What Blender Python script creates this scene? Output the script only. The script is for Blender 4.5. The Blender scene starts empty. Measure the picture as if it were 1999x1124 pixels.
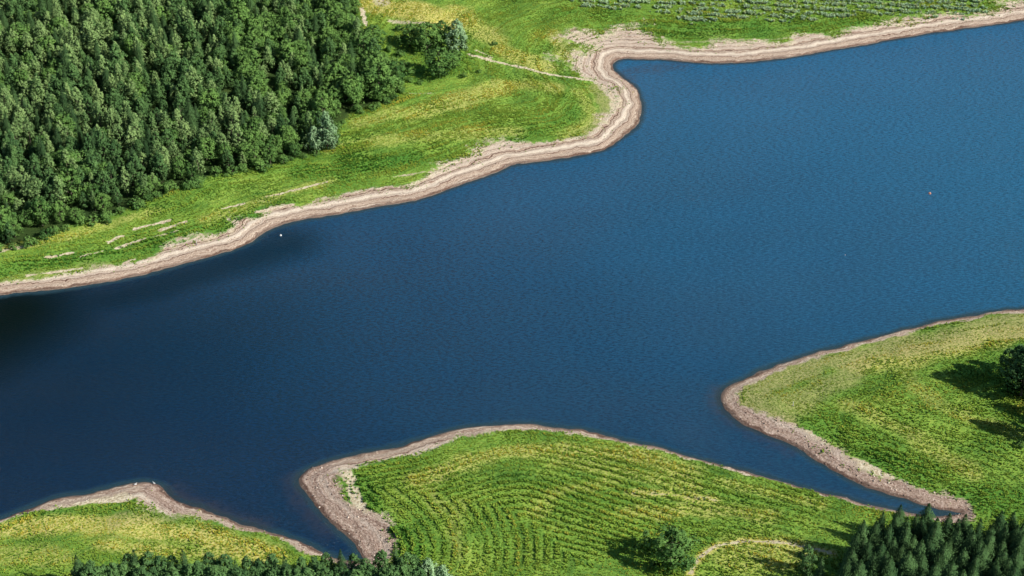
import bpy, math, random
import numpy as np
from mathutils import Vector

random.seed(7)
R = np.random.default_rng(11)
scene = bpy.context.scene
COL = scene.collection

# ------------------------------------------------------------------ camera / survey
H, PITCH, F = 300.0, math.radians(33.0), 3170.0
cP, sP = math.cos(PITCH), math.sin(PITCH)
def unproj(u, v, h=0.0):
    x = (np.asarray(u, float)-999.5)/F; y = -(np.asarray(v, float)-562.0)/F
    s = (H-h)/(sP-y*cP)
    return x*s, (cP+y*sP)*s
def proj(X, Y, Z):
    dz = Z-H
    depth = Y*cP-dz*sP
    up = Y*sP+dz*cP
    return 999.5+F*X/depth, 562.0-F*up/depth

# ------------------------------------------------------------------ noise
def vnoise(x, y, seed=0):
    x = np.asarray(x, float); y = np.asarray(y, float)
    xi = np.floor(x).astype(np.int64); yi = np.floor(y).astype(np.int64)
    fx = x-xi; fy = y-yi
    fx = fx*fx*(3-2*fx); fy = fy*fy*(3-2*fy)
    def h(a, b):
        n = (a*374761393 + b*668265263 + seed*974634777) & 0xffffffff
        n = ((n ^ (n >> 13))*1274126177) & 0xffffffff
        n = n ^ (n >> 16)
        return (n & 0xffff)/32767.5-1.0
    return (h(xi, yi)*(1-fx)+h(xi+1, yi)*fx)*(1-fy)+(h(xi, yi+1)*(1-fx)+h(xi+1, yi+1)*fx)*fy
def fbm(x, y, seed=0, o=3):
    r = 0; a = 1.0
    for i in range(o):
        r = r+a*vnoise(x*2**i, y*2**i, seed+i*17); a *= 0.5
    return r

# ------------------------------------------------------------------ shoreline (photo survey, with beach width in m)
SH = [(-900,830,9),(-250,640,9),(0,578,10),(80,568,10),(170,556,10),(260,540,9),(330,523,11),(390,506,12),(440,492,12),(480,478,12),
(510,460,13),(530,447,13),(570,436,12),(630,422,11),(700,411,10),(760,401,12),(820,390,12),(860,375,12),(900,360,13),(945,345,15),
(975,333,16),(1010,322,15),(1060,314,13),(1110,308,12),(1155,298,13),(1190,288,13),(1215,270,14),(1240,245,15),(1255,215,15),
(1250,190,15),(1235,165,15),(1210,148,18),(1196,132,22),(1206,119,26),(1240,115,24),(1300,117,17),(1360,121,14),(1430,122,15),
(1500,117,16),(1560,108,14),(1620,98,13),(1690,86,13),(1760,74,12),(1840,62,13),(1920,50,13),(1999,40,14),(2300,0,14),(2900,-80,14),
(3400,200,10),(2900,470,5),
(2300,568,4),(1999,603,2.5),(1940,608,3),(1880,618,3),(1800,634,3),(1720,655,3),(1640,676,3),(1570,695,3.5),(1500,720,4),(1450,740,5),
(1420,757,6),(1405,778,6.5),(1412,798,6),(1440,820,6),(1480,842,6.5),(1540,870,8),(1600,905,7),(1660,935,6.5),(1720,960,6.5),(1780,978,6),
(1830,992,5.5),(1875,1003,5),(1815,1007,2.5),
(1755,998,1.6),(1690,985,1.6),(1620,965,1.6),(1540,942,1.6),(1460,920,1.7),(1380,900,1.8),(1300,880,2),(1220,860,2.3),(1150,843,2.8),
(1100,833,3.2),(1040,826,3.8),(980,828,4.5),(910,835,5),(860,848,5.5),(800,866,6),(730,880,6.5),(670,893,9),(620,907,11),(590,925,12),
(583,945,11),(600,972,10),(630,1005,9),(660,1035,10),(685,1060,11),(706,1088,10),
(685,1094,4),(650,1085,3.5),(590,1060,3.5),(540,1045,3),(480,1025,4),(420,1003,4.5),(370,990,6),(340,975,7),(320,955,8),(300,943,8),
(265,944,7),(215,955,5),(160,965,4.5),(100,980,3.5),(40,1000,2),(0,1013,1.8),(-300,1100,3),(-900,1300,4),(-1500,1100,5)]
SH = np.array(SH, float)
sx, sy = unproj(SH[:,0], SH[:,1], 0.0)
P = np.stack([sx, sy, SH[:,2]], 1)
n = len(P)
pts = []
for i in range(n):
    p0, p1, p2, p3 = P[i-1], P[i], P[(i+1) % n], P[(i+2) % n]
    L = np.hypot(*(p2-p1)[:2])
    k = 3 if L < 60 else 1
    if L > 60: pts.append(p1); continue
    for j in range(k):
        t = j/k
        m1 = (p2-p0)*0.5; m2 = (p3-p1)*0.5
        for m in (m1, m2):
            ln = np.hypot(m[0], m[1])
            if ln > L*1.2: m *= L*1.2/ln
        h00 = 2*t**3-3*t**2+1; h10 = t**3-2*t**2+t; h01 = -2*t**3+3*t**2; h11 = t**3-t**2
        pts.append(h00*p1+h10*m1+h01*p2+h11*m2)
SP = np.array(pts)

def shore_sdf(X, Y):
    best = np.full(X.shape, 1e18); W = np.zeros(X.shape); inside = np.zeros(X.shape, bool)
    m = len(SP)
    for i in range(m):
        ax, ay, aw = SP[i]; bx, by, bw = SP[(i+1) % m]
        dx, dy = bx-ax, by-ay
        L2 = dx*dx+dy*dy+1e-9
        t = np.clip(((X-ax)*dx+(Y-ay)*dy)/L2, 0, 1)
        d2 = (X-ax-t*dx)**2+(Y-ay-t*dy)**2
        msk = d2 < best
        best = np.where(msk, d2, best); W = np.where(msk, aw+(bw-aw)*t, W)
        if ay != by:
            c = ((ay > Y) != (by > Y)) & (X < (bx-ax)*(Y-ay)/(by-ay)+ax)
            inside ^= c
    d = np.sqrt(best)
    return np.where(inside, -d, d), W

# ------------------------------------------------------------------ terrain grid
X0, X1, Y0, Y1 = -290.0, 290.0, 270.0, 800.0
def stretch(a, b, step, far):
    core = np.arange(a, b+0.01, step)
    ext = []; s = step*2; p = 0
    while p < far:
        p += s; s *= 1.5; ext.append(p)
    ext = np.array(ext)
    return np.concatenate([a-ext[::-1], core, core[-1]+ext]), len(ext), len(core)
gx, ex, nxc = stretch(X0, X1, 1.0, 6000)
gy, ey, nyc = stretch(Y0, Y1, 1.0, 6000)
GX, GY = np.meshgrid(gx, gy)
D, W = shore_sdf(GX, GY)
D0 = D.copy()
D = D+0.8*fbm(GX/11, GY/11, 3, 3)+0.35*vnoise(GX/2.1, GY/2.1, 9)
WW = np.maximum(W*(1+0.38*fbm(GX/13, GY/13, 21, 2))+0.7*vnoise(GX/2.5, GY/2.5, 31), 0.8)
def smooth(a, b, x):
    t = np.clip((x-a)/(b-a), 0, 1); return t*t*(3-2*t)
din = np.maximum(D-WW, 0)
upper = smooth(520, 600, GY+0.25*GX)
slope = 0.055+0.03*upper; cap = 5.0+9*upper
Z = np.where(D > 0,
     0.3*smooth(0, 0.9, D)+0.125*np.minimum(np.maximum(D, 0), WW)+cap*(1-np.exp(-din*slope/cap)),
     0.35*D)
Z = np.maximum(Z, -9.0)
beach = smooth(0.3, 2, D)*(1-smooth(0.8, 1.1, D/WW))
Z = Z+beach*(0.16*np.sin(2*np.pi*(D+0.8*fbm(GX/20, GY/20, 4, 2))/3.1)+0.08*vnoise(GX/1.3, GY/1.3, 8))
Z = Z+smooth(0.9, 1.4, D/WW)*(0.25*fbm(GX/9, GY/9, 5, 2)+0.8*fbm(GX/40, GY/40, 6, 2)*smooth(5, 30, din))
Z = np.where(D > 0.4, np.maximum(Z, 0.15), Z)
cx0, cy0 = ex, ey
def glook(A, x, y):
    fx = np.clip((np.asarray(x, float)-X0), 0, nxc-1.001); fy = np.clip((np.asarray(y, float)-Y0), 0, nyc-1.001)
    i = fx.astype(int); j = fy.astype(int); a = fx-i; b = fy-j
    i = i+cx0; j = j+cy0
    return (A[j, i]*(1-a)+A[j, i+1]*a)*(1-b)+(A[j+1, i]*(1-a)+A[j+1, i+1]*a)*b
def ground(u, v):
    h = 0.0
    for _ in range(8):
        x, y = unproj(u, v, h)
        h = h*0.3+0.7*max(float(glook(Z, x, y)), 0)
    return float(x), float(y), float(glook(Z, x, y))

def stroke(A, pix, hw, val=1.0, soft=0.5, rag=.45):
    """brush a world-space poly-line (half width in metres) into attribute A"""
    q = [ground(*p)[:2] for p in pix]
    if len(q) == 1: q = [q[0], (q[0][0]+0.1, q[0][1])]
    q = np.array(q); m = hw*(1+soft)*1.3+2
    i0 = max(int(q[:,0].min()-m-X0), 0); i1 = min(int(q[:,0].max()+m-X0)+2, nxc)
    j0 = max(int(q[:,1].min()-m-Y0), 0); j1 = min(int(q[:,1].max()+m-Y0)+2, nyc)
    if i1 <= i0 or j1 <= j0: return
    sl = (slice(cy0+j0, cy0+j1), slice(cx0+i0, cx0+i1))
    x = GX[sl]; y = GY[sl]; best = np.full(x.shape, 1e9)
    for k in range(len(q)-1):
        ax, ay = q[k]; dx, dy = q[k+1]-q[k]
        t = np.clip(((x-ax)*dx+(y-ay)*dy)/(dx*dx+dy*dy+1e-9), 0, 1)
        best = np.minimum(best, np.hypot(x-ax-t*dx, y-ay-t*dy))
    best = best+hw*rag*fbm(x/max(hw*1.5, 2), y/max(hw*1.5, 2), 77, 2)
    mk = 1-smooth(hw*(1-soft), hw*(1+soft), best)
    A[sl] = np.maximum(A[sl], mk*val)

BARE, DRY, LUSH, DRAB, DARKREFL, ROWS, SHOAL, SCRUB = [np.zeros_like(Z) for _ in range(8)]
for p, w, v in [
 ([(915,106),(960,118),(1010,130),(1060,143),(1120,152),(1180,160)],1.1,.8),
 ([(930,98),(960,112)],1.0,.7),
 ([(262,447),(332,430)],.8,.95),([(212,472),(240,460)],.8,.9),([(312,450),(360,434)],.8,.95),([(225,485),(285,464)],.75,.9),
 ([(90,502),(140,494)],.8,.8),([(242,515),(262,506)],1.0,.9),([(270,512),(335,490),(388,462)],.8,.9),([(50,538),(160,524)],.8,.75),([(500,414),(570,400)],1.0,.85),
 ([(300,462),(350,450)],.6,.75),([(160,500),(200,490)],.6,.75),([(390,480),(470,445)],.8,.75),
 ([(520,384),(570,372),(640,355)],.7,.75),([(430,408),(480,396)],.7,.7),([(0,490),(60,478)],1.6,.65),
 ([(770,345),(830,335)],1.0,.6),([(790,182),(850,182)],1.0,.5),
 ([(735,-20),(750,5)],5,.6),([(706,15),(715,50)],1.0,1),([(760,40),(850,50)],2.,.6),
 ([(1235,962),(1300,965),(1400,977)],0.8,.55),
 ([(1545,830),(1600,862),(1650,895),(1740,935)],1.8,.75),([(675,925),(700,985),(725,1020)],2.0,.7),
 ([(100,990),(180,975),(250,972)],1.4,.8),([(200,975),(260,965)],2.2,.9),([(640,915),(700,905)],1.5,.5),
 ([(1180,170),(1200,195),(1195,230),(1150,270)],2.6,.6),([(950,292),(1060,285)],2.5,.6),
 ([(1250,85),(1350,82),(1500,78),(1650,60)],1.2,.5)]:
    stroke(BARE, p, w, v)
TRK = [(1348,1120),(1356,1100),(1372,1082),(1400,1065),(1450,1056),(1530,1059),(1590,1071),(1625,1080)]
stroke(BARE, TRK, .85, .66, .5, .1)
for p, w, v in [
 ([(730,0),(800,18),(870,40)],9,1.3),([(900,20),(950,70),(1000,110),(1060,130)],6,.8),([(1080,60),(1100,110)],3,.6),
 ([(800,225),(900,195),(1000,165),(1080,170)],5,.65),([(650,290),(760,272),(900,262),(1000,255)],4,.5),([(700,240),(800,215)],4,.5),
 ([(0,485),(150,455),(300,410)],3,.5),([(400,430),(560,375),(650,350)],2.5,.5),([(1130,180),(1160,230),(1100,270)],3,.5),
 ([(820,935),(900,903),(1000,880),(1100,878),(1250,893),(1350,925)],3.5,.7),([(850,990),(830,950)],3,.4),
 ([(1090,900),(1200,920),(1350,950)],3,.5),([(1230,1000),(1400,992),(1500,1010)],3,.6),([(1450,1085),(1560,1075)],7,.6),
 ([(900,1080),(880,1030),(900,980)],2.5,.35),([(1050,1000),(1080,960),(1200,940)],2.5,.45),([(1400,940),(1600,985)],2.0,.5),
 ([(1235,962),(1300,965),(1400,977)],1.8,.9),
 ([(0,1040),(130,1022),(260,1027),(400,1045),(520,1080)],4,1),([(200,1065),(330,1072),(430,1085)],3,.8),([(0,1075),(120,1085)],4,.5),
 ([(1700,715),(1800,690),(1990,650)],5,.8),([(1660,790),(1760,840),(1900,920)],3.5,.5),([(1750,720),(1830,790),(1990,850)],3,.4)]:
    stroke(DRY, p, w, v)
stroke(DRY, TRK, 1.3, 1.2, .5, .1)
for p, w, v in [
 ([(1450,775),(1480,750),(1600,712),(1750,675),(1999,635)],6,.8),([(1480,790),(1560,780),(1650,735)],6,.65),([(1440,790),(1530,815)],5,.8),
 ([(1090,70),(1130,120),(1170,150)],4,.5),([(1165,170),(1185,210),(1150,260)],3,.7),([(230,1015),(340,1000)],3,.5),([(0,560),(60,540),(200,520)],3,.4)]:
    stroke(DRAB, p, w, v)
for p, w, v in [
 ([(600,335),(700,330),(800,310)],5,1),([(0,525),(200,500),(400,450),(560,395)],4,.8),([(680,300),(660,350)],6,.8),([(1000,270),(1100,240),(1150,200)],4,.7),
 ([(930,70),(900,130),(820,150)],6,.6),([(700,940),(740,1010),(800,1080)],4,.8),
 ([(1600,820),(1700,870),(1850,950),(1990,1000)],6,.7),([(1850,700),(1999,760)],8,.6),([(100,1000),(300,1008),(430,1030)],2.5,.8),
 ([(1100,30),(1400,60),(1700,40)],8,.6)]:
    stroke(LUSH, p, w, v)
stroke(DARKREFL, [(-300,740),(-100,690),(20,610)], 26, .98, .98, .1)  # dark hillside reflection, painted into the water along the left bank
stroke(DARKREFL, [(20,610),(230,580),(400,530),(560,478)], 11, .6, .98, .1)
stroke(DARKREFL, [(-100,800),(150,700),(300,650)], 42, .32, .98, .1)
stroke(SHOAL, [(338,957),(365,985),(430,1004),(500,1028)], 3.4, .9, .8, .4)
stroke(SHOAL, [(575,935),(590,985),(640,1040)], 2.6, .7, .8, .4)
stroke(SHOAL, [(1400,765),(1398,795),(1440,830),(1540,880)], 2.6, .7, .8, .4)
stroke(SHOAL, [(1215,165),(1225,140),(1330,128)], 3.5, .6, .8, .4)
stroke(ROWS, [(760,1020),(900,980),(1050,960)], 28, 1.0, .5)
stroke(ROWS, [(1050,960),(1300,990),(1450,1010)], 20, .8, .6)
stroke(ROWS, [(1650,800),(1800,860),(1950,930)], 12, .55, .6)
stroke(ROWS, [(50,510),(400,430),(700,330)], 8, .6, .6)
stroke(SCRUB, [(1180,-10),(1350,12),(1600,8),(1850,0)], 14, 1, .7, .35)

FP = [(-220,560),(-100,515),(0,480),(60,468),(130,440),(230,412),(330,372),(430,337),(520,322),(600,300),(645,275),(662,238),(700,212),(755,195),
      (785,170),(770,135),(738,112),(722,88),(705,60),(695,30),(700,0),(705,-40),(500,-60),(0,-60),(-400,-60),(-400,300)]
FPW = np.array([ground(*p)[:2] for p in FP])
def inpoly(x, y, poly):
    c = np.zeros(np.shape(x), bool)
    for i in range(len(poly)):
        ax, ay = poly[i]; bx, by = poly[(i+1) % len(poly)]
        if ay == by: continue
        c ^= ((ay > y) != (by > y)) & (x < (bx-ax)*(y-ay)/(by-ay)+ax)
    return c
def polydist(x, y, poly):
    b = np.full(np.shape(x), 1e9)
    for i in range(len(poly)):
        ax, ay = poly[i]; dx, dy = poly[(i+1) % len(poly)]-poly[i]
        t = np.clip(((x-ax)*dx+(y-ay)*dy)/(dx*dx+dy*dy), 0, 1)
        b = np.minimum(b, np.hypot(x-ax-t*dx, y-ay-t*dy))
    return b
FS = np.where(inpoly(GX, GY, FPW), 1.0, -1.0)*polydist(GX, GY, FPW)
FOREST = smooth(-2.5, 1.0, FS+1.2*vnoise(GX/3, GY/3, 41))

# ------------------------------------------------------------------ materials helpers
def newmat(name):
    m = bpy.data.materials.new(name); m.use_nodes = True
    nt = m.node_tree; nt.nodes.clear()
    return m, nt
class NB:
    def __init__(s, nt): s.nt = nt
    def n(s, t, **k):
        x = s.nt.nodes.new(t)
        for a, b in k.items(): setattr(x, a, b)
        return x
    def set(s, sock, v):
        if hasattr(v, 'is_output'): s.nt.links.new(v, sock)
        else: sock.default_value = v
    def attr(s, name): return s.n('ShaderNodeAttribute', attribute_name=name).outputs['Fac']
    def math(s, op, a, b=0.0, c=None, clamp=False):
        x = s.n('ShaderNodeMath', operation=op, use_clamp=clamp)
        s.set(x.inputs[0], a); s.set(x.inputs[1], b)
        if c is not None: s.set(x.inputs[2], c)
        return x.outputs[0]
    def vmath(s, op, a, b):
        x = s.n('ShaderNodeVectorMath', operation=op)
        s.set(x.inputs[0], a)
        if b is not None: s.set(x.inputs['Scale'] if op == 'SCALE' else x.inputs[1], b)
        return x.outputs[0]
    def mix(s, f, a, b, bt='MIX'):
        x = s.n('ShaderNodeMix', data_type='RGBA', blend_type=bt)
        s.set(x.inputs[0], f)
        s.set(x.inputs[6], a if hasattr(a, 'is_output') else (*a, 1)); s.set(x.inputs[7], b if hasattr(b, 'is_output') else (*b, 1))
        return x.outputs[2]
    def noise(s, vec, scale, detail=3, rough=.55, dim='3D', w=None):
        x = s.n('ShaderNodeTexNoise', noise_dimensions=dim)
        if dim != '1D' and vec is not None: s.nt.links.new(vec, x.inputs['Vector'])
        if w is not None: s.set(x.inputs['W'], w)
        x.inputs['Scale'].default_value = scale; x.inputs['Detail'].default_value = detail; x.inputs['Roughness'].default_value = rough
        return x.outputs['Fac']
    def ramp(s, f, lo, hi):
        x = s.n('ShaderNodeMapRange', interpolation_type='SMOOTHSTEP')
        s.set(x.inputs[0], f)
        if lo < hi: x.inputs[1].default_value = lo; x.inputs[2].default_value = hi
        else: x.inputs[1].default_value = hi; x.inputs[2].default_value = lo; x.inputs[3].default_value = 1; x.inputs[4].default_value = 0
        return x.outputs[0]
    def cr(s, f, stops):
        x = s.n('ShaderNodeValToRGB'); e = x.color_ramp.elements
        while len(e) < len(stops): e.new(0.5)
        for k, (p, c) in enumerate(stops): e[k].position = p; e[k].color = (*c, 1)
        s.set(x.inputs[0], f); return x.outputs[0]

# terrain material
mt, nt = newmat('shore_and_meadow'); B = NB(nt)
pos = B.n('ShaderNodeNewGeometry').outputs['Position']
d = B.attr('shore_d'); t = B.attr('shore_t')
wob = B.noise(pos, .05, 2); wob2 = B.noise(pos, .22, 4, .6)
dd = B.math('ADD', d, B.math('MULTIPLY', wob, 5.0)); dd = B.math('ADD', dd, B.math('MULTIPLY', wob2, 3.5))
st = B.noise(None, .42, 2.4, .8, '1D', dd)
st = B.math('ADD', B.math('MULTIPLY', st, .9), B.math('MULTIPLY', B.noise(pos, .9, 5, .8), .18))
sand = B.cr(st, [(.37, (.12, .07, .05)), (.44, (.38, .245, .18)), (.485, (.86, .72, .56)), (.515, (.30, .18, .13)), (.555, (.66, .51, .39)), (.60, (.95, .84, .68)), (.64, (.40, .275, .215)), (.70, (.76, .62, .49))])
pale = B.mix(B.ramp(B.noise(pos, 1.3, 4, .7), .4, .6), (.95, .84, .62), (.56, .45, .28))
inner = B.math('MULTIPLY', B.ramp(B.math('ADD', t, B.math('MULTIPLY', wob2, .6)), .95, 1.2), B.ramp(wob2, .38, .58))
sand = B.mix(B.math('MULTIPLY', inner, .75), sand, pale)
rocky = B.cr(B.noise(pos, 1.3, 6, .85), [(.40, (.10, .06, .048)), (.5, (.36, .22, .17)), (.60, (.86, .70, .60))])
sand = B.mix(B.math('MULTIPLY', B.ramp(B.attr('rocky'), 0, 1), .55), sand, rocky)
wet = B.ramp(B.math('ADD', d, B.math('MULTIPLY', wob2, 3.0)), 2.75, 2.2)
sand = B.mix(B.math('MULTIPLY', wet, .75), sand, (.09, .045, .032))
bed = B.mix(B.ramp(d, 0, -3), (.05, .05, .045), (.01, .03, .045))
sand = B.mix(B.ramp(d, .1, -.1), sand, bed)
g1 = B.noise(pos, .07, 4, .6); g2 = B.noise(pos, 1.3, 5, .7)
gs = B.math('ADD', B.math('MULTIPLY', g1, .5), B.math('MULTIPLY', g2, .5))
grass = B.cr(gs, [(.36, (.08, .20, .03)), (.46, (.18, .35, .05)), (.55, (.30, .48, .07)), (.66, (.48, .56, .11))])
row = B.noise(None, .55, 3, .7, '1D', dd)
grass = B.mix(B.math('MULTIPLY', B.ramp(row, .5, .36), .5), grass, (.06, .16, .03))
grass = B.mix(B.math('MULTIPLY', B.attr('lush'), .6), grass, (.09, .28, .035))
dryc = B.mix(B.ramp(g2, .4, .6), (.60, .56, .09), (.78, .70, .24))
grass = B.mix(B.math('MULTIPLY', B.attr('dry'), B.ramp(g2, .25, .6), clamp=True), grass, dryc)
drabc = B.mix(B.ramp(g2, .38, .62), (.26, .27, .08), (.60, .50, .24))
grass = B.mix(B.math('MULTIPLY', B.attr('drab'), .85), grass, drabc)
bare = B.math('ADD', B.attr('bare'), B.math('MULTIPLY', B.math('SUBTRACT', g2, .5), 1.0))
grass = B.mix(B.ramp(bare, .38, .66), grass, pale)
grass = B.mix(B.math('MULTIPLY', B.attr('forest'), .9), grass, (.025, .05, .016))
tt = B.math('ADD', t, B.math('MULTIPLY', B.math('SUBTRACT', B.noise(pos, .35, 6, .78), .5), 1.5))
col = B.mix(B.ramp(tt, .80, 1.08), sand, grass)
bs = B.n('ShaderNodeBsdfPrincipled'); nt.links.new(col, bs.inputs['Base Color']); bs.inputs['Roughness'].default_value = .95
bs.inputs['Specular IOR Level'].default_value = .15
bm = B.n('ShaderNodeBump'); bm.inputs['Strength'].default_value = .7; bm.inputs['Distance'].default_value = .5
nt.links.new(B.math('ADD', B.noise(pos, 1.6, 6, .75), B.math('MULTIPLY', st, .8)), bm.inputs['Height']); nt.links.new(bm.outputs[0], bs.inputs['Normal'])
nt.links.new(bs.outputs[0], B.n('ShaderNodeOutputMaterial').inputs[0])

def fill(me, v, f):
    k = f.shape[1]
    me.vertices.add(len(v)); me.vertices.foreach_set('co', v.astype(np.float32).reshape(-1))
    me.loops.add(f.size); me.loops.foreach_set('vertex_index', f.astype(np.int32).reshape(-1))
    me.polygons.add(len(f)); me.polygons.foreach_set('loop_start', np.arange(0, f.size, k, dtype=np.int32))
    me.update(calc_edges=True)
def grid_mesh(name, GX, GY, Z, attrs, mat):
    ny, nx = GX.shape
    me = bpy.data.meshes.new(name)
    v = np.stack([GX, GY, Z], -1).reshape(-1, 3).astype(np.float32)
    idx = np.arange(ny*nx).reshape(ny, nx)
    q = np.stack([idx[:-1, :-1], idx[:-1, 1:], idx[1:, 1:], idx[1:, :-1]], -1).reshape(-1, 4).astype(np.int32)
    fill(me, v, q)
    for k, a in attrs.items():
        at = me.attributes.new(k, 'FLOAT', 'POINT'); at.data.foreach_set('value', a.reshape(-1).astype(np.float32))
    me.polygons.foreach_set('use_smooth', np.ones(len(q), bool))
    me.materials.append(mat)
    ob = bpy.data.objects.new(name, me); COL.objects.link(ob); return ob
ROCKY = np.zeros_like(Z)
for p, w in [([(590,940),(620,1000),(680,1050),(720,1100)],12),([(1430,810),(1540,870),(1700,950),(1900,1000)],9),([(310,955),(345,980)],4)]:
    stroke(ROCKY, p, w, 1, .4)
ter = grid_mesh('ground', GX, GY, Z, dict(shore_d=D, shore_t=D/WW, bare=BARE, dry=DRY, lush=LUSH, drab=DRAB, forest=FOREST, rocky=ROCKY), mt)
ter['kind'] = 'structure'; ter['label'] = 'grassy reservoir banks with terraced sandy drawdown shore'; ter['category'] = 'ground'

# water
mw, nt = newmat('reservoir_water'); B = NB(nt)
pos = B.n('ShaderNodeNewGeometry').outputs['Position']
d = B.attr('shore_d'); dark_refl = B.attr('dark_refl')
def mapped(rot, sc):
    mp = B.n('ShaderNodeMapping'); nt.links.new(pos, mp.inputs[0]); mp.inputs['Rotation'].default_value = (0, 0, math.radians(rot)); mp.inputs['Scale'].default_value = sc; return mp.outputs[0]
w1 = B.noise(mapped(32, (.35, 1.0, 1)), 1.7, 4, .72)
w2 = B.noise(mapped(10, (.5, 1.0, 1)), 3.2, 3, .7)
big = B.noise(pos, .012, 3)
gust = B.noise(mapped(30, (.3, 1, 1)), .05, 3)
sep = B.n('ShaderNodeSeparateXYZ'); nt.links.new(pos, sep.inputs[0])
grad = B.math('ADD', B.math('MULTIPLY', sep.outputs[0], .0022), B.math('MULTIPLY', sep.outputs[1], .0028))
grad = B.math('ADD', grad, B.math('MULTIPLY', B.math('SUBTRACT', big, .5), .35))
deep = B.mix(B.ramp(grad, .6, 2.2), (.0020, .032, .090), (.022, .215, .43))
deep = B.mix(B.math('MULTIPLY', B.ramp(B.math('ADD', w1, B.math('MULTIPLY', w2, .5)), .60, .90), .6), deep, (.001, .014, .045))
deep = B.mix(B.math('MULTIPLY', dark_refl, .97), deep, (.0010, .007, .004))  # reflection of the dark bank painted into the base colour
shal = B.mix(B.ramp(d, -3.0, .0), deep, (.04, .11, .15))
shoal = B.math('MULTIPLY', B.attr('shoal'), B.ramp(B.noise(pos, .5, 4, .7), .3, .55))
shal = B.mix(B.math('MULTIPLY', shoal, .6), shal, (.06, .055, .07))
bs = B.n('ShaderNodeBsdfPrincipled'); nt.links.new(shal, bs.inputs['Base Color'])
nt.links.new(B.math('ADD', B.math('MULTIPLY', dark_refl, .3), .12), bs.inputs['Roughness']); bs.inputs['IOR'].default_value = 1.333
nt.links.new(B.math('SUBTRACT', .42, B.math('MULTIPLY', dark_refl, .32)), bs.inputs['Specular IOR Level'])
al = B.ramp(d, 0, -2.5); nt.links.new(B.math('ADD', B.math('MULTIPLY', al, .4), .6), bs.inputs['Alpha'])
bm = B.n('ShaderNodeBump'); bm.inputs['Strength'].default_value = 1.0; bm.inputs['Distance'].default_value = .55
hgt = B.math('MULTIPLY', B.math('ADD', w1, B.math('MULTIPLY', w2, .4)), B.math('ADD', gust, .5))
nt.links.new(hgt, bm.inputs['Height']); nt.links.new(bm.outputs[0], bs.inputs['Normal'])
nt.links.new(bs.outputs[0], B.n('ShaderNodeOutputMaterial').inputs[0])
wgx = np.concatenate([[-1500, -900, -500], gx[ex:ex+nxc:2], [500, 900, 1500]]); wgy = np.concatenate([[60, 150, 220], gy[ey:ey+nyc:2], [900, 1100, 1500]])
WX, WY = np.meshgrid(wgx, wgy)
inside = (np.abs(WX) < 289) & (WY > 271) & (WY < 799)
WD = np.where(inside, glook(D, WX, WY), -30)
wat = grid_mesh('water', WX, WY, np.zeros_like(WX), dict(shore_d=WD, dark_refl=np.where(inside, glook(DARKREFL, WX, WY), 0), shoal=np.where(inside, glook(SHOAL, WX, WY), 0)), mw)
wat['kind'] = 'structure'; wat['label'] = 'deep blue rippled reservoir water'; wat['category'] = 'water'

# ------------------------------------------------------------------ foliage materials
def foliage_mat(name, dark, light, tr=.25, attr=False, nb=.6):
    m, nt = newmat(name); B = NB(nt)
    oi = B.n('ShaderNodeObjectInfo').outputs['Random']
    g = B.n('ShaderNodeNewGeometry'); ri = g.outputs['Random Per Island']; geo = g.outputs['Position']
    f = B.math('ADD', B.math('MULTIPLY', ri, .42), B.math('MULTIPLY', oi, .32))
    f = B.math('ADD', f, B.math('MULTIPLY', B.ramp(B.noise(geo, .16, 3), .35, .65), .4), clamp=True)
    c = B.mix(f, dark, light)
    if attr:
        a = B.attr('tint')
        c = B.mix(B.ramp(a, .35, 1.0), c, (.74, .66, .10))
        c = B.mix(B.ramp(a, -.1, -.8), c, (.08, .22, .03))
        c = B.mix(B.ramp(a, 1.6, 2.0), c, (.50, .72, .42))
        up = B.n('ShaderNodeCombineXYZ'); up.inputs[2].default_value = 1
        soft = up.outputs[0]
    else:
        at = B.n('ShaderNodeAttribute', attribute_name='vol')
        vt = B.n('ShaderNodeVectorTransform', vector_type='NORMAL', convert_from='OBJECT', convert_to='WORLD')
        nt.links.new(at.outputs['Vector'], vt.inputs[0]); soft = B.vmath('NORMALIZE', vt.outputs[0], None)
    nrm = B.vmath('NORMALIZE', B.vmath('ADD', B.vmath('SCALE', soft, nb), B.vmath('SCALE', g.outputs['Normal'], 1-nb)), None)
    df = B.n('ShaderNodeBsdfDiffuse'); nt.links.new(c, df.inputs[0]); nt.links.new(nrm, df.inputs['Normal'])
    tl = B.n('ShaderNodeBsdfTranslucent'); nt.links.new(c, tl.inputs[0])
    mx = B.n('ShaderNodeMixShader'); mx.inputs[0].default_value = tr
    nt.links.new(df.outputs[0], mx.inputs[1]); nt.links.new(tl.outputs[0], mx.inputs[2])
    nt.links.new(mx.outputs[0], B.n('ShaderNodeOutputMaterial').inputs[0])
    return m
M_birch = foliage_mat('birch_leaves', (.06, .15, .05), (.38, .54, .20), .13)
M_broad = foliage_mat('broadleaf_leaves', (.04, .12, .038), (.23, .40, .10), .15)
M_alder = foliage_mat('alder_leaves', (.028, .085, .036), (.17, .31, .10), .12)
M_spruce = foliage_mat('spruce_needles', (.020, .058, .026), (.115, .215, .075), .08)
M_silver = foliage_mat('silver_leaves', (.18, .32, .15), (.42, .60, .33), .15)
M_grass = foliage_mat('meadow_plants', (.22, .43, .05), (.48, .63, .10), .2, True, .68)
mb, nt = newmat('bark'); B = NB(nt)
bs = B.n('ShaderNodeBsdfPrincipled'); bs.inputs['Roughness'].default_value = .9
nt.links.new(B.mix(B.noise(B.n('ShaderNodeTexCoord').outputs['Object'], 3, 4), (.06, .045, .03), (.22, .18, .14)), bs.inputs['Base Color'])
nt.links.new(bs.outputs[0], B.n('ShaderNodeOutputMaterial').inputs[0])

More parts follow.
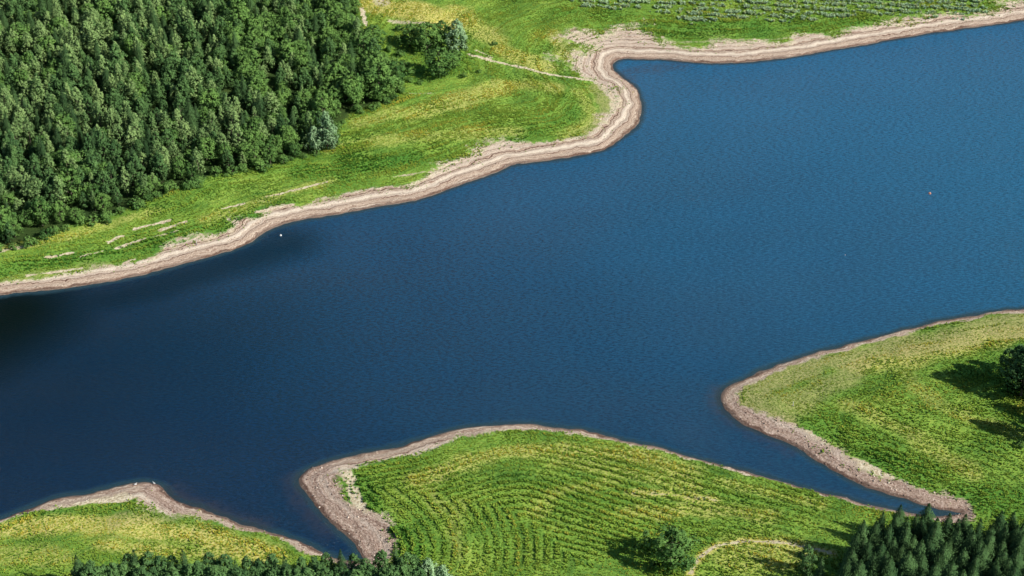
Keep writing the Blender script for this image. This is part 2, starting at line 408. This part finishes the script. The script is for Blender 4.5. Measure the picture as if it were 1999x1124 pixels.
# ------------------------------------------------------------------ tree meshes
def unit(v): return v/np.maximum(np.linalg.norm(v, axis=-1, keepdims=True), 1e-9)
def leafquads(c, nrm, size, rng):
    n = len(c)
    r = unit(rng.normal(size=(n, 3))); tx = unit(np.cross(nrm, r)); ty = np.cross(nrm, tx)
    s = (size*(0.6+0.8*rng.random(n)))[:, None]
    v = np.stack([c-tx*s*.5, c-ty*s*.35+nrm*s*.1, c+tx*s*.5, c+ty*s*.35+nrm*s*.1], 1)
    return v.reshape(-1, 3)
def crown_broad(h, w, base, shape, nclump, per, leaf, seed):
    rng = np.random.default_rng(seed)
    if shape == 'tall':
        prof = lambda a: np.where(a < .35, .6+.4*(a/.35), np.power(np.clip(1-(a-.35)/.65, 0, 1), .66))+.05
    else:
        prof = lambda a: np.sqrt(np.clip(1-(2*np.clip(a, 0, 1)**.85-1)**2, 0, 1))*.95+.1
    hh = np.where(rng.random(nclump) < .5, rng.random(nclump), rng.random(nclump)**.8)
    rr = prof(hh)
    keep = rng.random(nclump) < (.35+rr*.65); hh = hh[keep]; rr = rr[keep]; m = len(hh)
    an = rng.random(m)*2*np.pi
    lob = 1+.24*np.sin(an*3+seed+hh*5)+.16*np.sin(an*5+hh*9)
    rad = rr*lob*(w/2)*np.sqrt(.25+.75*rng.random(m))*.92
    c = np.stack([np.cos(an)*rad, np.sin(an)*rad, base+hh*(h-base)*.97], 1)
    cr = (w*.09+.3)*(.5+.8*rng.random(m))*(.55+.5*rr)
    o = unit(rng.normal(size=(m, per, 3)))*(rng.random((m, per, 1))**.45)
    o[..., 2] *= 1.15 if shape == 'tall' else .75
    pts = c[:, None]+o*cr[:, None, None]
    ctr = np.array([0, 0, base+(h-base)*.4])
    nr = unit(unit(o+1e-6)*.75+unit(pts-ctr)*.5+rng.normal(size=o.shape)*.35)
    q = (pts-ctr)/np.array([w/2, w/2, (h-base)/2])
    vol = unit(unit(q)*.6+o*.95)
    return leafquads(pts.reshape(-1, 3), nr.reshape(-1, 3), leaf, rng), np.repeat(vol.reshape(-1, 3), 4, 0)
def crown_spruce(h, w, base, levels, seed):
    rng = np.random.default_rng(seed); V = []; N = []
    for L in range(levels):
        a = L/(levels-1); z = base+(h-base)*(a**.92)
        r = (w/2)*((1-a)**.8)*(.8+.35*rng.random())+.2
        nb = max(5, int(13-7*a))
        for b in range(nb):
            an = 2*np.pi*(b+rng.random()*.8)/nb; rb = r*(.6+.6*rng.random())
            dr = np.array([np.cos(an), np.sin(an), 0]); sd = np.array([-np.sin(an), np.cos(an), 0])
            ns = max(2, int(rb/.38)); vn = dr*.85+np.array([0, 0, .5])
            for s in range(ns):
                f = (s+.5)/ns; wd = (.26+.55*(1-f))*min(1, rb*.6)+.14
                p = dr*rb*f+np.array([0, 0, z-.38*rb*f*f-.05*rb+.10*rb*max(f-.7, 0)*3])
                q = dr*rb*min(f+.75/ns, 1.08)+np.array([0, 0, z-.38*rb*f*f-.22*rb/ns-.05*rb+rng.normal()*.05])
                for sg in (-1, 1):
                    e = p*.55+q*.45+sd*sg*wd+np.array([0, 0, -.18-rng.random()*.22])+dr*.15
                    V.append([p, p*.3+q*.7-np.array([0, 0, .02]), q*.9+p*.1+sd*sg*wd*.45, e]); N.append(vn+sd*sg*.35)
    for k in range(4):
        an = k*np.pi/2; dr = np.array([np.cos(an), np.sin(an), 0])
        V.append([np.array([0, 0, h-1.0]), np.array([0, 0, h+.35]), np.array([0, 0, h-.1])+dr*.16, np.array([0, 0, h-.9])+dr*.34]); N.append(dr)
    return np.array(V).reshape(-1, 3), np.repeat(unit(np.array(N)), 4, 0)
def tube(path, rads, k=7):
    vs = []; fs = []
    path = [Vector(p) for p in path]
    for i, p in enumerate(path):
        dr = (path[min(i+1, len(path)-1)]-path[max(i-1, 0)]).normalized()
        a = dr.cross(Vector((.31, .95, .1))).normalized(); b = dr.cross(a)
        for j in range(k):
            t = 2*math.pi*j/k; vs.append(tuple(p+(a*math.cos(t)+b*math.sin(t))*rads[i]))
    for i in range(len(path)-1):
        for j in range(k):
            fs.append((i*k+j, i*k+(j+1) % k, (i+1)*k+(j+1) % k, (i+1)*k+j))
    return vs, fs
def trunk_mesh(name, h, r, base, w, seed, limbs=7):
    rnd = random.Random(seed); V = []; Fs = []
    def add(path, rads, k):
        v, f = tube(path, rads, k); o = len(V); V.extend(v); Fs.extend([tuple(i+o for i in q) for q in f])
    add([(0, 0, -.6), (0, 0, .3), (rnd.uniform(-.2, .2), rnd.uniform(-.2, .2), h*.5), (0, 0, h*.93)], [r*1.5, r*1.05, r*.6, r*.12], 8)
    for i in range(limbs):
        a = i*2.4+rnd.random(); z = base+(h-base)*(.02+.65*i/limbs); L = w*.36*(1-.5*i/limbs)
        add([(0, 0, z), (math.cos(a)*L*.5, math.sin(a)*L*.5, z+L*.45), (math.cos(a)*L, math.sin(a)*L, z+L*.75)], [r*.4, r*.25, r*.06], 5)
    me = bpy.data.meshes.new(name); me.from_pydata(V, [], Fs); me.materials.append(mb); return me
def cmesh(name, vn, mat):
    me = bpy.data.meshes.new(name); fill(me, vn[0], np.arange(len(vn[0])).reshape(-1, 4)); me.materials.append(mat)
    at = me.attributes.new('vol', 'FLOAT_VECTOR', 'POINT'); at.data.foreach_set('vector', vn[1].astype(np.float32).reshape(-1))
    return me

KINDS = {}
def kind(key, nvar, h, w, base, fn, mat, r, limbs=7):
    KINDS[key] = []
    for i in range(nvar):
        vn = fn(i)
        KINDS[key].append((trunk_mesh(key+'_trunk', h, r, base, w, i, limbs), cmesh(key+'_crown', vn, mat), vn))
kind('birch', 7, 15, 6.2, 2.0, lambda i: crown_broad(15, 5.2+.9*(i % 4), 2.0, 'tall', 125, 22, .5, 100+i), M_birch, .2)
kind('alder', 7, 14, 6.8, 1.6, lambda i: crown_broad(14, 5.8+.9*(i % 4), 1.4, 'tall', 135, 22, .52, 600+i), M_alder, .2)
kind('broad', 6, 12, 8.5, 1.6, lambda i: crown_broad(12, 8.0+.9*(i % 3), 1.0, 'round', 150, 26, .55, 200+i), M_broad, .3)
kind('spruce', 6, 16, 5.8, 1.2, lambda i: crown_spruce(16, 5.6+.6*(i % 3), 1.0, 26, 300+i), M_spruce, .22, 0)
kind('silver', 3, 11, 7.0, 1.2, lambda i: crown_broad(11, 6.8, .8, 'tall', 140, 26, .5, 400+i), M_silver, .25)
kind('shrub', 4, 3.2, 4.0, .2, lambda i: crown_broad(3.2, 4.2, .1, 'round', 45, 22, .42, 500+i), M_broad, .08, 4)
NAME = dict(birch='birch_tree', broad='broadleaf_tree', spruce='spruce_tree', silver='silver_willow_tree', shrub='shrub', alder='alder_tree')
CAT = dict(birch='tree', broad='tree', spruce='conifer', silver='tree', shrub='shrub', alder='tree')
def place(key, x, y, s=1.0, sw=None, label='', group=None, z=None):
    tr, cr, _ = random.choice(KINDS[key])
    e = bpy.data.objects.new(NAME[key], None); e.empty_display_size = 1
    z = float(glook(Z, x, y)) if z is None else z
    e.location = (x, y, z); e.rotation_euler = (0, 0, random.uniform(0, 6.28)); sw = sw or s
    e.scale = (sw, sw, s); COL.objects.link(e)
    e['label'] = label; e['category'] = CAT[key]
    if group: e['group'] = group
    for nm, me in (('trunk', tr), ('crown', cr)):
        o = bpy.data.objects.new(nm, me); o.parent = e; COL.objects.link(o)
    return e

# ------------------------------------------------------------------ forest
cands = []
SPC = 4.8
xs = np.arange(FPW[:,0].min(), FPW[:,0].max(), SPC); ys = np.arange(FPW[:,1].min(), FPW[:,1].max(), SPC)
for j, y in enumerate(ys):
    for x in xs:
        px = x+(j % 2)*SPC/2+random.uniform(-2.6, 2.6); py = y+random.uniform(-2.6, 2.6)
        if not inpoly(px, py, FPW): continue
        z = float(glook(Z, px, py)); u, v = proj(px, py, z); ut, vt = proj(px, py, z+14)
        if u < -45 or vt > 1124 or v < -8: continue
        e = float(polydist(np.array(px), np.array(py), FPW))
        if e < 4 and random.random() < .3: continue
        if random.random() < .07: continue
        cands.append((py, px, e, u, v))
cands.sort()
LAB = dict(birch='tall pointed birch with light green crown in the wood', broad='rounded dark green broadleaf tree in the wood',
           spruce='tall narrow dark spruce in the wood', silver='silvery willow at the edge of the wood', alder='dark green tall leafy tree in the wood')
rest = []
for i, (py, px, e, u, v) in enumerate(cands):
    nz = float(fbm(px/35, py/35, 61, 2)); n2 = float(fbm(px/16, py/16, 62, 2))
    right = u > 430+0.2*v
    r = random.random()
    if e < 14 and right: k = 'broad' if r < .75 else ('birch' if r < .85 else 'alder')
    elif right: k = 'broad' if r < .35 else ('birch' if r < .55 else ('alder' if r < .88 else 'spruce'))
    elif e < 9: k = 'birch' if r < .4 else ('alder' if r < .7 else 'broad')
    else: k = 'birch' if r < (.55 if nz > -.1 else .25) else ('alder' if r < .75 else ('spruce' if r < .90 else 'broad'))
    s = random.choice([random.uniform(.5, .7), random.uniform(.65, .85), random.uniform(.75, 1.08)])*(.8 if e < 3.5 else 1)*(1+.12*n2)
    if k == 'broad': s *= 1.1
    if i < 300: place(k, px, py, s, s*random.uniform(.88, 1.2), LAB[k], 'trees of the lakeside wood')
    else: rest.append((k, px, py, s))
VV = []
for k, px, py, s in rest:
    v, nn = random.choice(KINDS[k])[2]
    a = random.uniform(0, 6.28); ca, sa = math.cos(a), math.sin(a)
    z = float(glook(Z, px, py)); w_ = s*random.uniform(.88, 1.2)
    VV.append((k, np.stack([(v[:,0]*ca-v[:,1]*sa)*w_+px, (v[:,0]*sa+v[:,1]*ca)*w_+py, v[:,2]*s+z], 1),
               np.stack([nn[:,0]*ca-nn[:,1]*sa, nn[:,0]*sa+nn[:,1]*ca, nn[:,2]], 1)))
if VV:
    ks = ['birch', 'broad', 'spruce', 'silver', 'alder']; ms = [M_birch, M_broad, M_spruce, M_silver, M_alder]
    me = cmesh('wood_canopy', (np.concatenate([v for _, v, _ in VV]), np.concatenate([q for _, _, q in VV])), M_birch)
    for m in ms[1:]: me.materials.append(m)
    me.polygons.foreach_set('material_index', np.concatenate([np.full(len(v)//4, ks.index(k)) for k, v, _ in VV]).astype(np.int32))
    o = bpy.data.objects.new('woodland', me); COL.objects.link(o)
    o['kind'] = 'stuff'; o['label'] = 'dense mixed wood of spruce and birch crowns'; o['category'] = 'woodland'

for i in range(1, len(FP)-8):
    a = FPW[i]; b = FPW[i+1]; L = np.hypot(*(b-a)); k = int(L/4.2)
    for j in range(k):
        p = a+(b-a)*(j+random.random()*.6)/max(k, 1)
        s = random.uniform(.5, 1.35)
        place('shrub', p[0]+random.uniform(-1.5, 1.5), p[1]-random.uniform(0, 5), s, s*random.uniform(.9, 1.2), 'low green shrub at the edge of the wood', 'shrubs fringing the wood')

for k, u, v, s, sw, lb in [
 ('broad',742,190,1.25,1.65,'large rounded broadleaf tree at the corner of the wood'),
 ('broad',688,205,1.2,1.4,'rounded broadleaf tree at the corner of the wood'),
 ('broad',710,125,1.2,1.3,'dark broadleaf tree beside the wood'),('broad',775,165,.85,1.1,'small broadleaf tree beside the wood'),
 ('broad',730,100,1.0,1.2,'dark broadleaf tree beside the wood'),
 ('broad',832,102,1.1,1.4,'dark rounded tree in the meadow group'),('broad',800,90,.85,1.1,'small dark tree in the meadow group'),
 ('broad',862,92,1.0,1.2,'dark tree beside the silver willow'),
 ('broad',858,150,1.1,1.5,'dark rounded tree standing alone on grass'),('broad',885,133,.7,.9,'small tree beside dark rounded tree'),
 ('silver',892,104,1.45,1.5,'pale silvery willow in the meadow group'),('silver',640,292,1.5,1.3,'silvery willow leaning out of the wood edge'),
 ('silver',615,296,1.0,.95,'smaller silvery willow by the wood'),
 ('broad',1308,1105,1.0,1.45,'solitary broadleaf tree on the grassy headland'),
 ('alder',1992,775,1.4,2.0,'dark broadleaf tree on the grassy slope'),('alder',2045,780,1.6,2.2,'large dark broadleaf tree on the slope'),
 ('alder',1965,722,.6,1.0,'small dark tree on the slope'),('alder',2030,862,1.1,1.5,'dark tree on the grassy slope'),
 ('alder',2100,840,1.3,1.8,'large dark tree on the slope'),('alder',1985,745,1.0,1.6,'dark broadleaf tree on the grassy slope'),
 ('silver',838,1150,.95,1.0,'pale willow among dark conifers'),('silver',866,1155,.85,.8,'small pale willow among dark conifers')]:
    x, y, z = ground(u, v); place(k, x, y, s, sw, lb)
for u, v, s in [(965,88,.6),(905,150,.6),(935,142,.5),(800,160,.7),(820,165,.6),(780,60,.8),(1990,872,.6),(1350,1103,.5),(1275,1106,.5),(750,200,.9),(770,195,.8),(905,85,.8),(1760,1010,.5),(760,100,.8),(780,110,.9),(790,128,.8)]:
    x, y, z = ground(u, v); place('shrub', x, y, s, s*1.1, 'small green shrub on the grass', 'scattered meadow shrubs')

def tip(kd, u, vt, s, lb, g, wf=(.9, 1.15)):
    h = {'spruce': 16.2, 'alder': 14.0, 'birch': 15.0}[kd]*s; gz = 3.0
    for _ in range(6):
        x, y = unproj(u, vt, gz+h); gz = float(glook(Z, x, y))
    place(kd, float(x), float(y), s, s*random.uniform(*wf), lb, g)
g2 = 'spruces of the dark conifer stand'
tipsR = [(1745,992),(1708,1002),(1672,1020),(1800,994),(1775,1004),(1838,1007),(1872,1004),(1905,1014),(1938,1006),(1965,1002),(1992,1012),(2015,1004),
 (1660,1040),(1690,1034),(1722,1032),(1760,1034),(1815,1034),(1858,1039),(1890,1042),(1925,1044),(1955,1039),(1985,1046),(1650,1068),(1680,1064),(1705,1064),(1745,1066),(1785,1062),(1830,1068),(1870,1070),(1910,1072),(1945,1070),(1978,1077),(2005,1067),
 (1645,1096),(1668,1094),(1695,1097),(1730,1094),(1770,1095),(1812,1098),(1850,1100),(1888,1102),(1928,1100),(1965,1104),(1995,1105),(1655,1118),(1712,1120),(1790,1120),(1868,1122),(1945,1122),
 (1700,1020),(1790,1018),(1860,1020),(1950,1024),(1730,1048),(1840,1050),(1900,1056),(1675,1052),(1800,1048),(1880,1026),(1925,1028),(1970,1032),(1760,1016),(1720,1080),(1790,1082),(1850,1086),(1930,1088),
 (1690,1078),(1760,1080),(1820,1084),(1895,1088),(1960,1088),(1740,1012),(1820,1018),(1985,1026),(1770,1052),(1945,1054)]
for u, v in tipsR: tip('spruce', u+14+random.uniform(-5, 5), v-6+random.uniform(-6, 6), random.uniform(.74, 1.0), 'dark green spruce in the conifer stand by the inlet', g2, (1.2, 1.5))
for u, v, s in [(1672,1128,1.45),(1640,1136,1.4),(1605,1142,1.4),(1700,1112,1.5)]: tip('spruce', u, v, s, 'tall dark spruce at the edge of the conifer stand', g2, (1.0, 1.1))
tipsL = [(150,1092),(175,1098),(215,1102),(245,1090),(262,1078),(290,1085),(310,1094),(335,1090),(358,1082),(385,1098),(410,1085),(435,1092),(455,1102),(480,1094),(505,1100),(530,1092),(556,1098),(585,1092),(610,1100),(640,1084),(665,1078),(690,1090),(715,1096),(745,1080),(768,1076),(792,1085),(812,1095),(1582,1076),(1608,1100)]
for i, (u, v) in enumerate(tipsL):
    if i % 4: tip('alder', u+random.uniform(-4, 4), v-9+random.uniform(-5, 5), random.uniform(.75, .95), 'dark leafy tree top in the row along the near bank', 'row of trees on the near bank', (.95, 1.2))
    else: tip('spruce', u+random.uniform(-4, 4), v-11+random.uniform(-5, 5), random.uniform(.75, .95), 'dark spruce top in the row along the near bank', 'row of trees on the near bank')
for u in range(150, 830, 18): tip('alder', u+random.uniform(-6, 6), 1106+random.uniform(-6, 6), random.uniform(.75, .95), 'dark leafy tree top in the row along the near bank', 'row of trees on the near bank', (1.1, 1.4))

# ------------------------------------------------------------------ meadow plants (one mass)
def build_cover():
    N = 1100000
    x = R.uniform(X0+5, X1-5, N); y = R.uniform(Y0+5, Y1-60, N)
    dd_ = glook(D, x, y); tt_ = glook(D/WW, x, y); z = glook(Z, x, y)
    u, v = proj(x, y, z)
    b = glook(BARE, x, y); fo = glook(FOREST, x, y); dr = glook(DRY, x, y); lu = glook(LUSH, x, y); db = glook(DRAB, x, y); rw = glook(ROWS, x, y); sc = glook(SCRUB, x, y)
    keep = (u > -60) & (u < 2060) & (v > -25) & (v < 1170) & (dd_ > .5)
    edge = tt_+.32*vnoise(x/4, y/4, 55)+.2*vnoise(x/1.1, y/1.1, 56)
    keep &= (edge > .93) | ((edge > .5) & (R.random(N) < .22*smooth(.5, .93, edge)))
    keep &= R.random(N) > b*1.2
    keep &= fo < .6
    wob = glook(D0, x, y)+2.0*fbm(x/38, y/38, 70, 2)+.15*fbm(x/6, y/6, 74, 2)
    rowm = np.clip(np.sin(2*np.pi*wob/2.7)*.75+.5, 0, 1)
    streak = vnoise(wob*.75, x/30+y/40, 91)
    rown = np.clip(.5+.9*streak+.25*fbm(x/3, y/3, 92, 2), 0, 1)
    rw = np.clip(rw*(.85+.45*fbm(x/14, y/14, 76, 2)), 0, 1)
    rowm = rw*rowm+(1-rw)*rown
    patch = np.clip(.5+.7*fbm(x/16, y/16, 71, 2), 0, 1)
    patch = np.maximum(patch*.75, rw)
    keep &= R.random(N) < (.42+.58*rowm*patch+.2*(1-patch))*(1-.45*db)
    x, y, z, u, v, rowm, patch, dr, lu, db, tt_, rw, streak, sc = [a[keep] for a in (x, y, z, u, v, rowm, patch, dr, lu, db, tt_, rw, streak, sc)]
    n = len(x)
    tall = np.clip(fbm(x/10, y/10, 73, 2)*1.3, 0, 1)*(1-rw*.7)
    hgt = (.16+.55*rowm*patch+.25*R.random(n)**2+.4*tall*R.random(n))*(1-.5*db)*(.85+.3*lu)
    tint = (dr*1.0*(R.random(n) < .6)-lu*.7*(R.random(n) < .7)+R.normal(size=n)*.2+np.clip(fbm(x/14, y/8, 72, 2)*.35, -.5, .45)
            +.45*streak*(1-rw*.5)+db*.4-(1-rowm)*(.38+.32*rw)*patch+.08+.12*rw)
    scrub = (sc*(1+.4*vnoise(x/14, y/9, 93)) > .35) & (np.sin(2*np.pi*(y+.12*x+fbm(x/20, y/20, 5, 2)*2)/5.0) > -.1) & (vnoise(x/1.6, y/1.6, 90) > -.05)
    hgt = np.where(scrub, .8+R.random(n)*.7, hgt); tint = np.clip(tint, -2, 1.3); tint = np.where(scrub, 1.8+.35*R.random(n), tint)
    K = 5
    ang = (R.random(n)*6.28)[:, None]+np.arange(K)[None]*(2*np.pi/K)+R.normal(size=(n, K))*.4
    lean = (.35+.5*R.random((n, K)))*hgt[:, None]*.8
    wd = (.13+.11*R.random((n, K)))*(.7+.6*hgt[:, None])
    cx, sx_ = np.cos(ang), np.sin(ang)
    bx = x[:, None]+cx*.06; by = y[:, None]+sx_*.06; bz = np.repeat(z[:, None], K, 1)-.05
    mid_r = lean*.45; mz = bz+hgt[:, None]*.6*(.8+.4*R.random((n, K)))
    p0 = np.stack([bx, by, bz], -1)
    p1 = np.stack([x[:, None]+cx*mid_r-sx_*wd, y[:, None]+sx_*mid_r+cx*wd, mz], -1)
    p3 = np.stack([x[:, None]+cx*mid_r+sx_*wd, y[:, None]+sx_*mid_r-cx*wd, mz], -1)
    p2 = np.stack([x[:, None]+cx*lean, y[:, None]+sx_*lean, bz+hgt[:, None]*(.85+.3*R.random((n, K)))], -1)
    V = np.stack([p0, p3, p2, p1], 2).reshape(-1, 3)
    me = bpy.data.meshes.new('meadow_plants'); fill(me, V, np.arange(len(V)).reshape(-1, 4))
    at = me.attributes.new('tint', 'FLOAT', 'POINT'); at.data.foreach_set('value', np.repeat(tint, K*4).astype(np.float32))
    me.materials.append(M_grass)
    o = bpy.data.objects.new('meadow_grass', me); COL.objects.link(o)
    o['kind'] = 'stuff'; o['label'] = 'rough green and yellow meadow plants growing in rows'; o['category'] = 'grass'
build_cover()

# ------------------------------------------------------------------ shore stones (one mass)
ms_, nt = newmat('shore_stone'); B = NB(nt)
ri = B.n('ShaderNodeNewGeometry').outputs['Random Per Island']
bs = B.n('ShaderNodeBsdfPrincipled'); bs.inputs['Roughness'].default_value = .9
nt.links.new(B.cr(ri, [(0, (.11, .07, .055)), (.5, (.42, .30, .23)), (1, (.88, .76, .64))]), bs.inputs['Base Color'])
nt.links.new(bs.outputs[0], B.n('ShaderNodeOutputMaterial').inputs[0])
N = 260000
x = R.uniform(X0+5, X1-5, N); y = R.uniform(Y0+5, Y1-60, N)
dd_ = glook(D, x, y); tt_ = glook(D/WW, x, y); rk = glook(ROCKY, x, y); z = glook(Z, x, y); u, v = proj(x, y, z)
k = (dd_ > .2) & (tt_ < 1.05) & (R.random(N) < .05+.7*rk) & (u > -40) & (u < 2040) & (v > -20) & (v < 1160)
x, y, z = x[k], y[k], z[k]; n = len(x)
oc = np.array([[1,0,0],[0,1,0],[-1,0,0],[0,-1,0],[0,0,1],[0,0,-1]], float); of = np.array([[0,1,4],[1,2,4],[2,3,4],[3,0,4],[1,0,5],[2,1,5],[3,2,5],[0,3,5]])
s = (.10+.28*R.random(n)**3)
V = oc[None]*(s[:, None, None])*(.6+.8*R.random((n, 6, 1)))
a = R.random(n)*6.28; ca, sa = np.cos(a)[:, None], np.sin(a)[:, None]
V = np.stack([V[..., 0]*ca-V[..., 1]*sa, V[..., 0]*sa+V[..., 1]*ca, V[..., 2]*.7], -1)+np.stack([x, y, z+s*.2], 1)[:, None]
me = bpy.data.meshes.new('shore_stones'); fill(me, V.reshape(-1, 3), (of[None]+np.arange(n)[:, None, None]*6).reshape(-1, 3)); me.materials.append(ms_)
o = bpy.data.objects.new('shore_stones', me); COL.objects.link(o)
o['kind'] = 'stuff'; o['label'] = 'loose stones scattered along the drawdown shore'; o['category'] = 'stones'

# ------------------------------------------------------------------ small objects
def plain(name, c, r=.5):
    m, nt = newmat(name); B = NB(nt); bs = B.n('ShaderNodeBsdfPrincipled')
    nz = B.noise(B.n('ShaderNodeTexCoord').outputs['Object'], 4, 3)
    nt.links.new(B.mix(nz, tuple(a*.75 for a in c), c), bs.inputs['Base Color']); bs.inputs['Roughness'].default_value = r
    nt.links.new(bs.outputs[0], B.n('ShaderNodeOutputMaterial').inputs[0]); return m
m_red = plain('orange_paint', (.95, .42, .24), .4); m_white = plain('white_paint', (.85, .85, .83), .4); m_steel = plain('galvanised_steel', (.4, .4, .4), .4)
def lathe(name, prof, mat, k=20):
    v = []; f = []
    for r, z in prof:
        for j in range(k): v.append((r*math.cos(2*math.pi*j/k), r*math.sin(2*math.pi*j/k), z))
    for i in range(len(prof)-1):
        for j in range(k): f.append((i*k+j, i*k+(j+1) % k, (i+1)*k+(j+1) % k, (i+1)*k+j))
    f.append(tuple(range(k))[::-1]); f.append(tuple(range((len(prof)-1)*k, len(prof)*k)))
    me = bpy.data.meshes.new(name); me.from_pydata(v, [], f); me.materials.append(mat)
    for p in me.polygons: p.use_smooth = True
    return me
def part(name, me, par, loc=(0, 0, 0)):
    o = bpy.data.objects.new(name, me); o.parent = par; o.location = loc; COL.objects.link(o); return o
def empty(name, x, y, z, label, cat, group=None, rot=0):
    e = bpy.data.objects.new(name, None); e.location = (x, y, z); e.rotation_euler[2] = rot; COL.objects.link(e)
    e['label'] = label; e['category'] = cat
    if group: e['group'] = group
    return e
prof = [(.05, -.35), (.35, -.3), (.52, -.1), (.56, .08), (.5, .3), (.34, .48), (.16, .56), (.1, .62)]
for u, v, m, s, lb in [(1815,378,m_red,.85,'round orange-red mooring buoy floating on open water'),(548,460,m_white,.75,'round white mooring buoy near the sandy shore'),(1650,498,m_white,.22,'tiny white marker float on open water')]:
    x, y = unproj(u, v, 0); e = empty('mooring_buoy', float(x), float(y), .1, lb, 'buoy', 'buoys on the reservoir'); e.scale = (s, s, s)
    part('float', lathe('buoy_float', prof, m), e)
    ring = [(math.cos(a)*.13, 0, .72+math.sin(a)*.13) for a in np.linspace(0, 6.28, 13)]
    vs, fs = tube(ring, [.03]*13, 6); rm = bpy.data.meshes.new('ring'); rm.from_pydata(vs, [], fs); rm.materials.append(m_steel); part('mooring_ring', rm, e)
bird_path = [(-.62, 0, .52), (-.45, 0, .48), (-.25, 0, .45), (0, 0, .44), (.2, 0, .47), (.33, 0, .58), (.36, 0, .75), (.33, 0, .92), (.37, 0, 1.05), (.46, 0, 1.08), (.52, 0, 1.06)]
bv, bf = tube(bird_path, [.02, .12, .24, .28, .24, .12, .07, .055, .07, .07, .035], 10)
bme = bpy.data.meshes.new('bird_body'); bme.from_pydata(bv, [], bf); bme.materials.append(m_white)
for p in bme.polygons: p.use_smooth = True
m_or = plain('orange_beak', (.6, .2, .03))
for u, v, r in [(265,947,.3),(301,945,2.6)]:
    x, y, z = ground(u, v); e = empty('swan', x, y, z, 'white swan standing on the stony spit', 'bird', 'white birds on the spit', r); e.scale = (.85,)*3
    part('body', bme, e)
    vs, fs = tube([(.5, 0, 1.06), (.6, 0, 1.03), (.66, 0, 1.0)], [.034, .025, .01], 6); m2 = bpy.data.meshes.new('beak'); m2.from_pydata(vs, [], fs); m2.materials.append(m_or); part('beak', m2, e)
    for sd in (-.1, .1):
        vs, fs = tube([(0, sd, .25), (.02, sd, .1), (0, sd, 0), (.14, sd, -.01)], [.03, .02, .02, .03], 6); m3 = bpy.data.meshes.new('leg'); m3.from_pydata(vs, [], fs); m3.materials.append(m_or); part('leg', m3, e)
for u, v in [(384,477),(1548,792)]:
    x, y, z = ground(u, v); e = empty('marker_post', x, y, z, 'short white water level marker post on shore', 'post', 'marker posts on the shore')
    part('post', lathe('post', [(.09, -.3), (.09, 1.5), (.06, 1.56), (.01, 1.58)], m_white, 10), e)
    part('footing', lathe('footing', [(.28, -.2), (.28, .1), (.22, .16), (.1, .17)], m_steel, 12), e)

# ------------------------------------------------------------------ light, sky, camera
SUN_EL = math.radians(36); sdx, sdy = .88, -.47
az = math.atan2(sdx, sdy)
w = bpy.data.worlds.new('World'); scene.world = w; w.use_nodes = True
nt = w.node_tree; bg = nt.nodes['Background']; sk = nt.nodes.new('ShaderNodeTexSky'); sk.sky_type = 'NISHITA'; sk.sun_disc = False
sk.sun_elevation = SUN_EL; sk.sun_rotation = az; sk.air_density = 1.0; sk.dust_density = .3; sk.ozone_density = 2.5
nt.links.new(sk.outputs[0], bg.inputs[0]); bg.inputs[1].default_value = .07
sl = bpy.data.lights.new('sun', 'SUN'); sl.energy = 5.0; sl.angle = math.radians(.5); sl.color = (1, .96, .87)
so = bpy.data.objects.new('sun', sl); COL.objects.link(so)
dv = Vector((sdx, sdy, 0)).normalized()*math.cos(SUN_EL)+Vector((0, 0, math.sin(SUN_EL)))
so.rotation_euler = dv.to_track_quat('Z', 'Y').to_euler(); so.location = dv*500
cam = bpy.data.cameras.new('camera'); co = bpy.data.objects.new('camera', cam); COL.objects.link(co)
co.location = (0, 0, H); co.rotation_euler = (math.pi/2-PITCH, 0, 0)
cam.sensor_width = 36; cam.lens = F/1999*36; cam.clip_end = 20000; cam.clip_start = 1
scene.camera = co
scene.view_settings.view_transform = 'Standard'; scene.view_settings.look = 'None'; scene.view_settings.exposure = 0
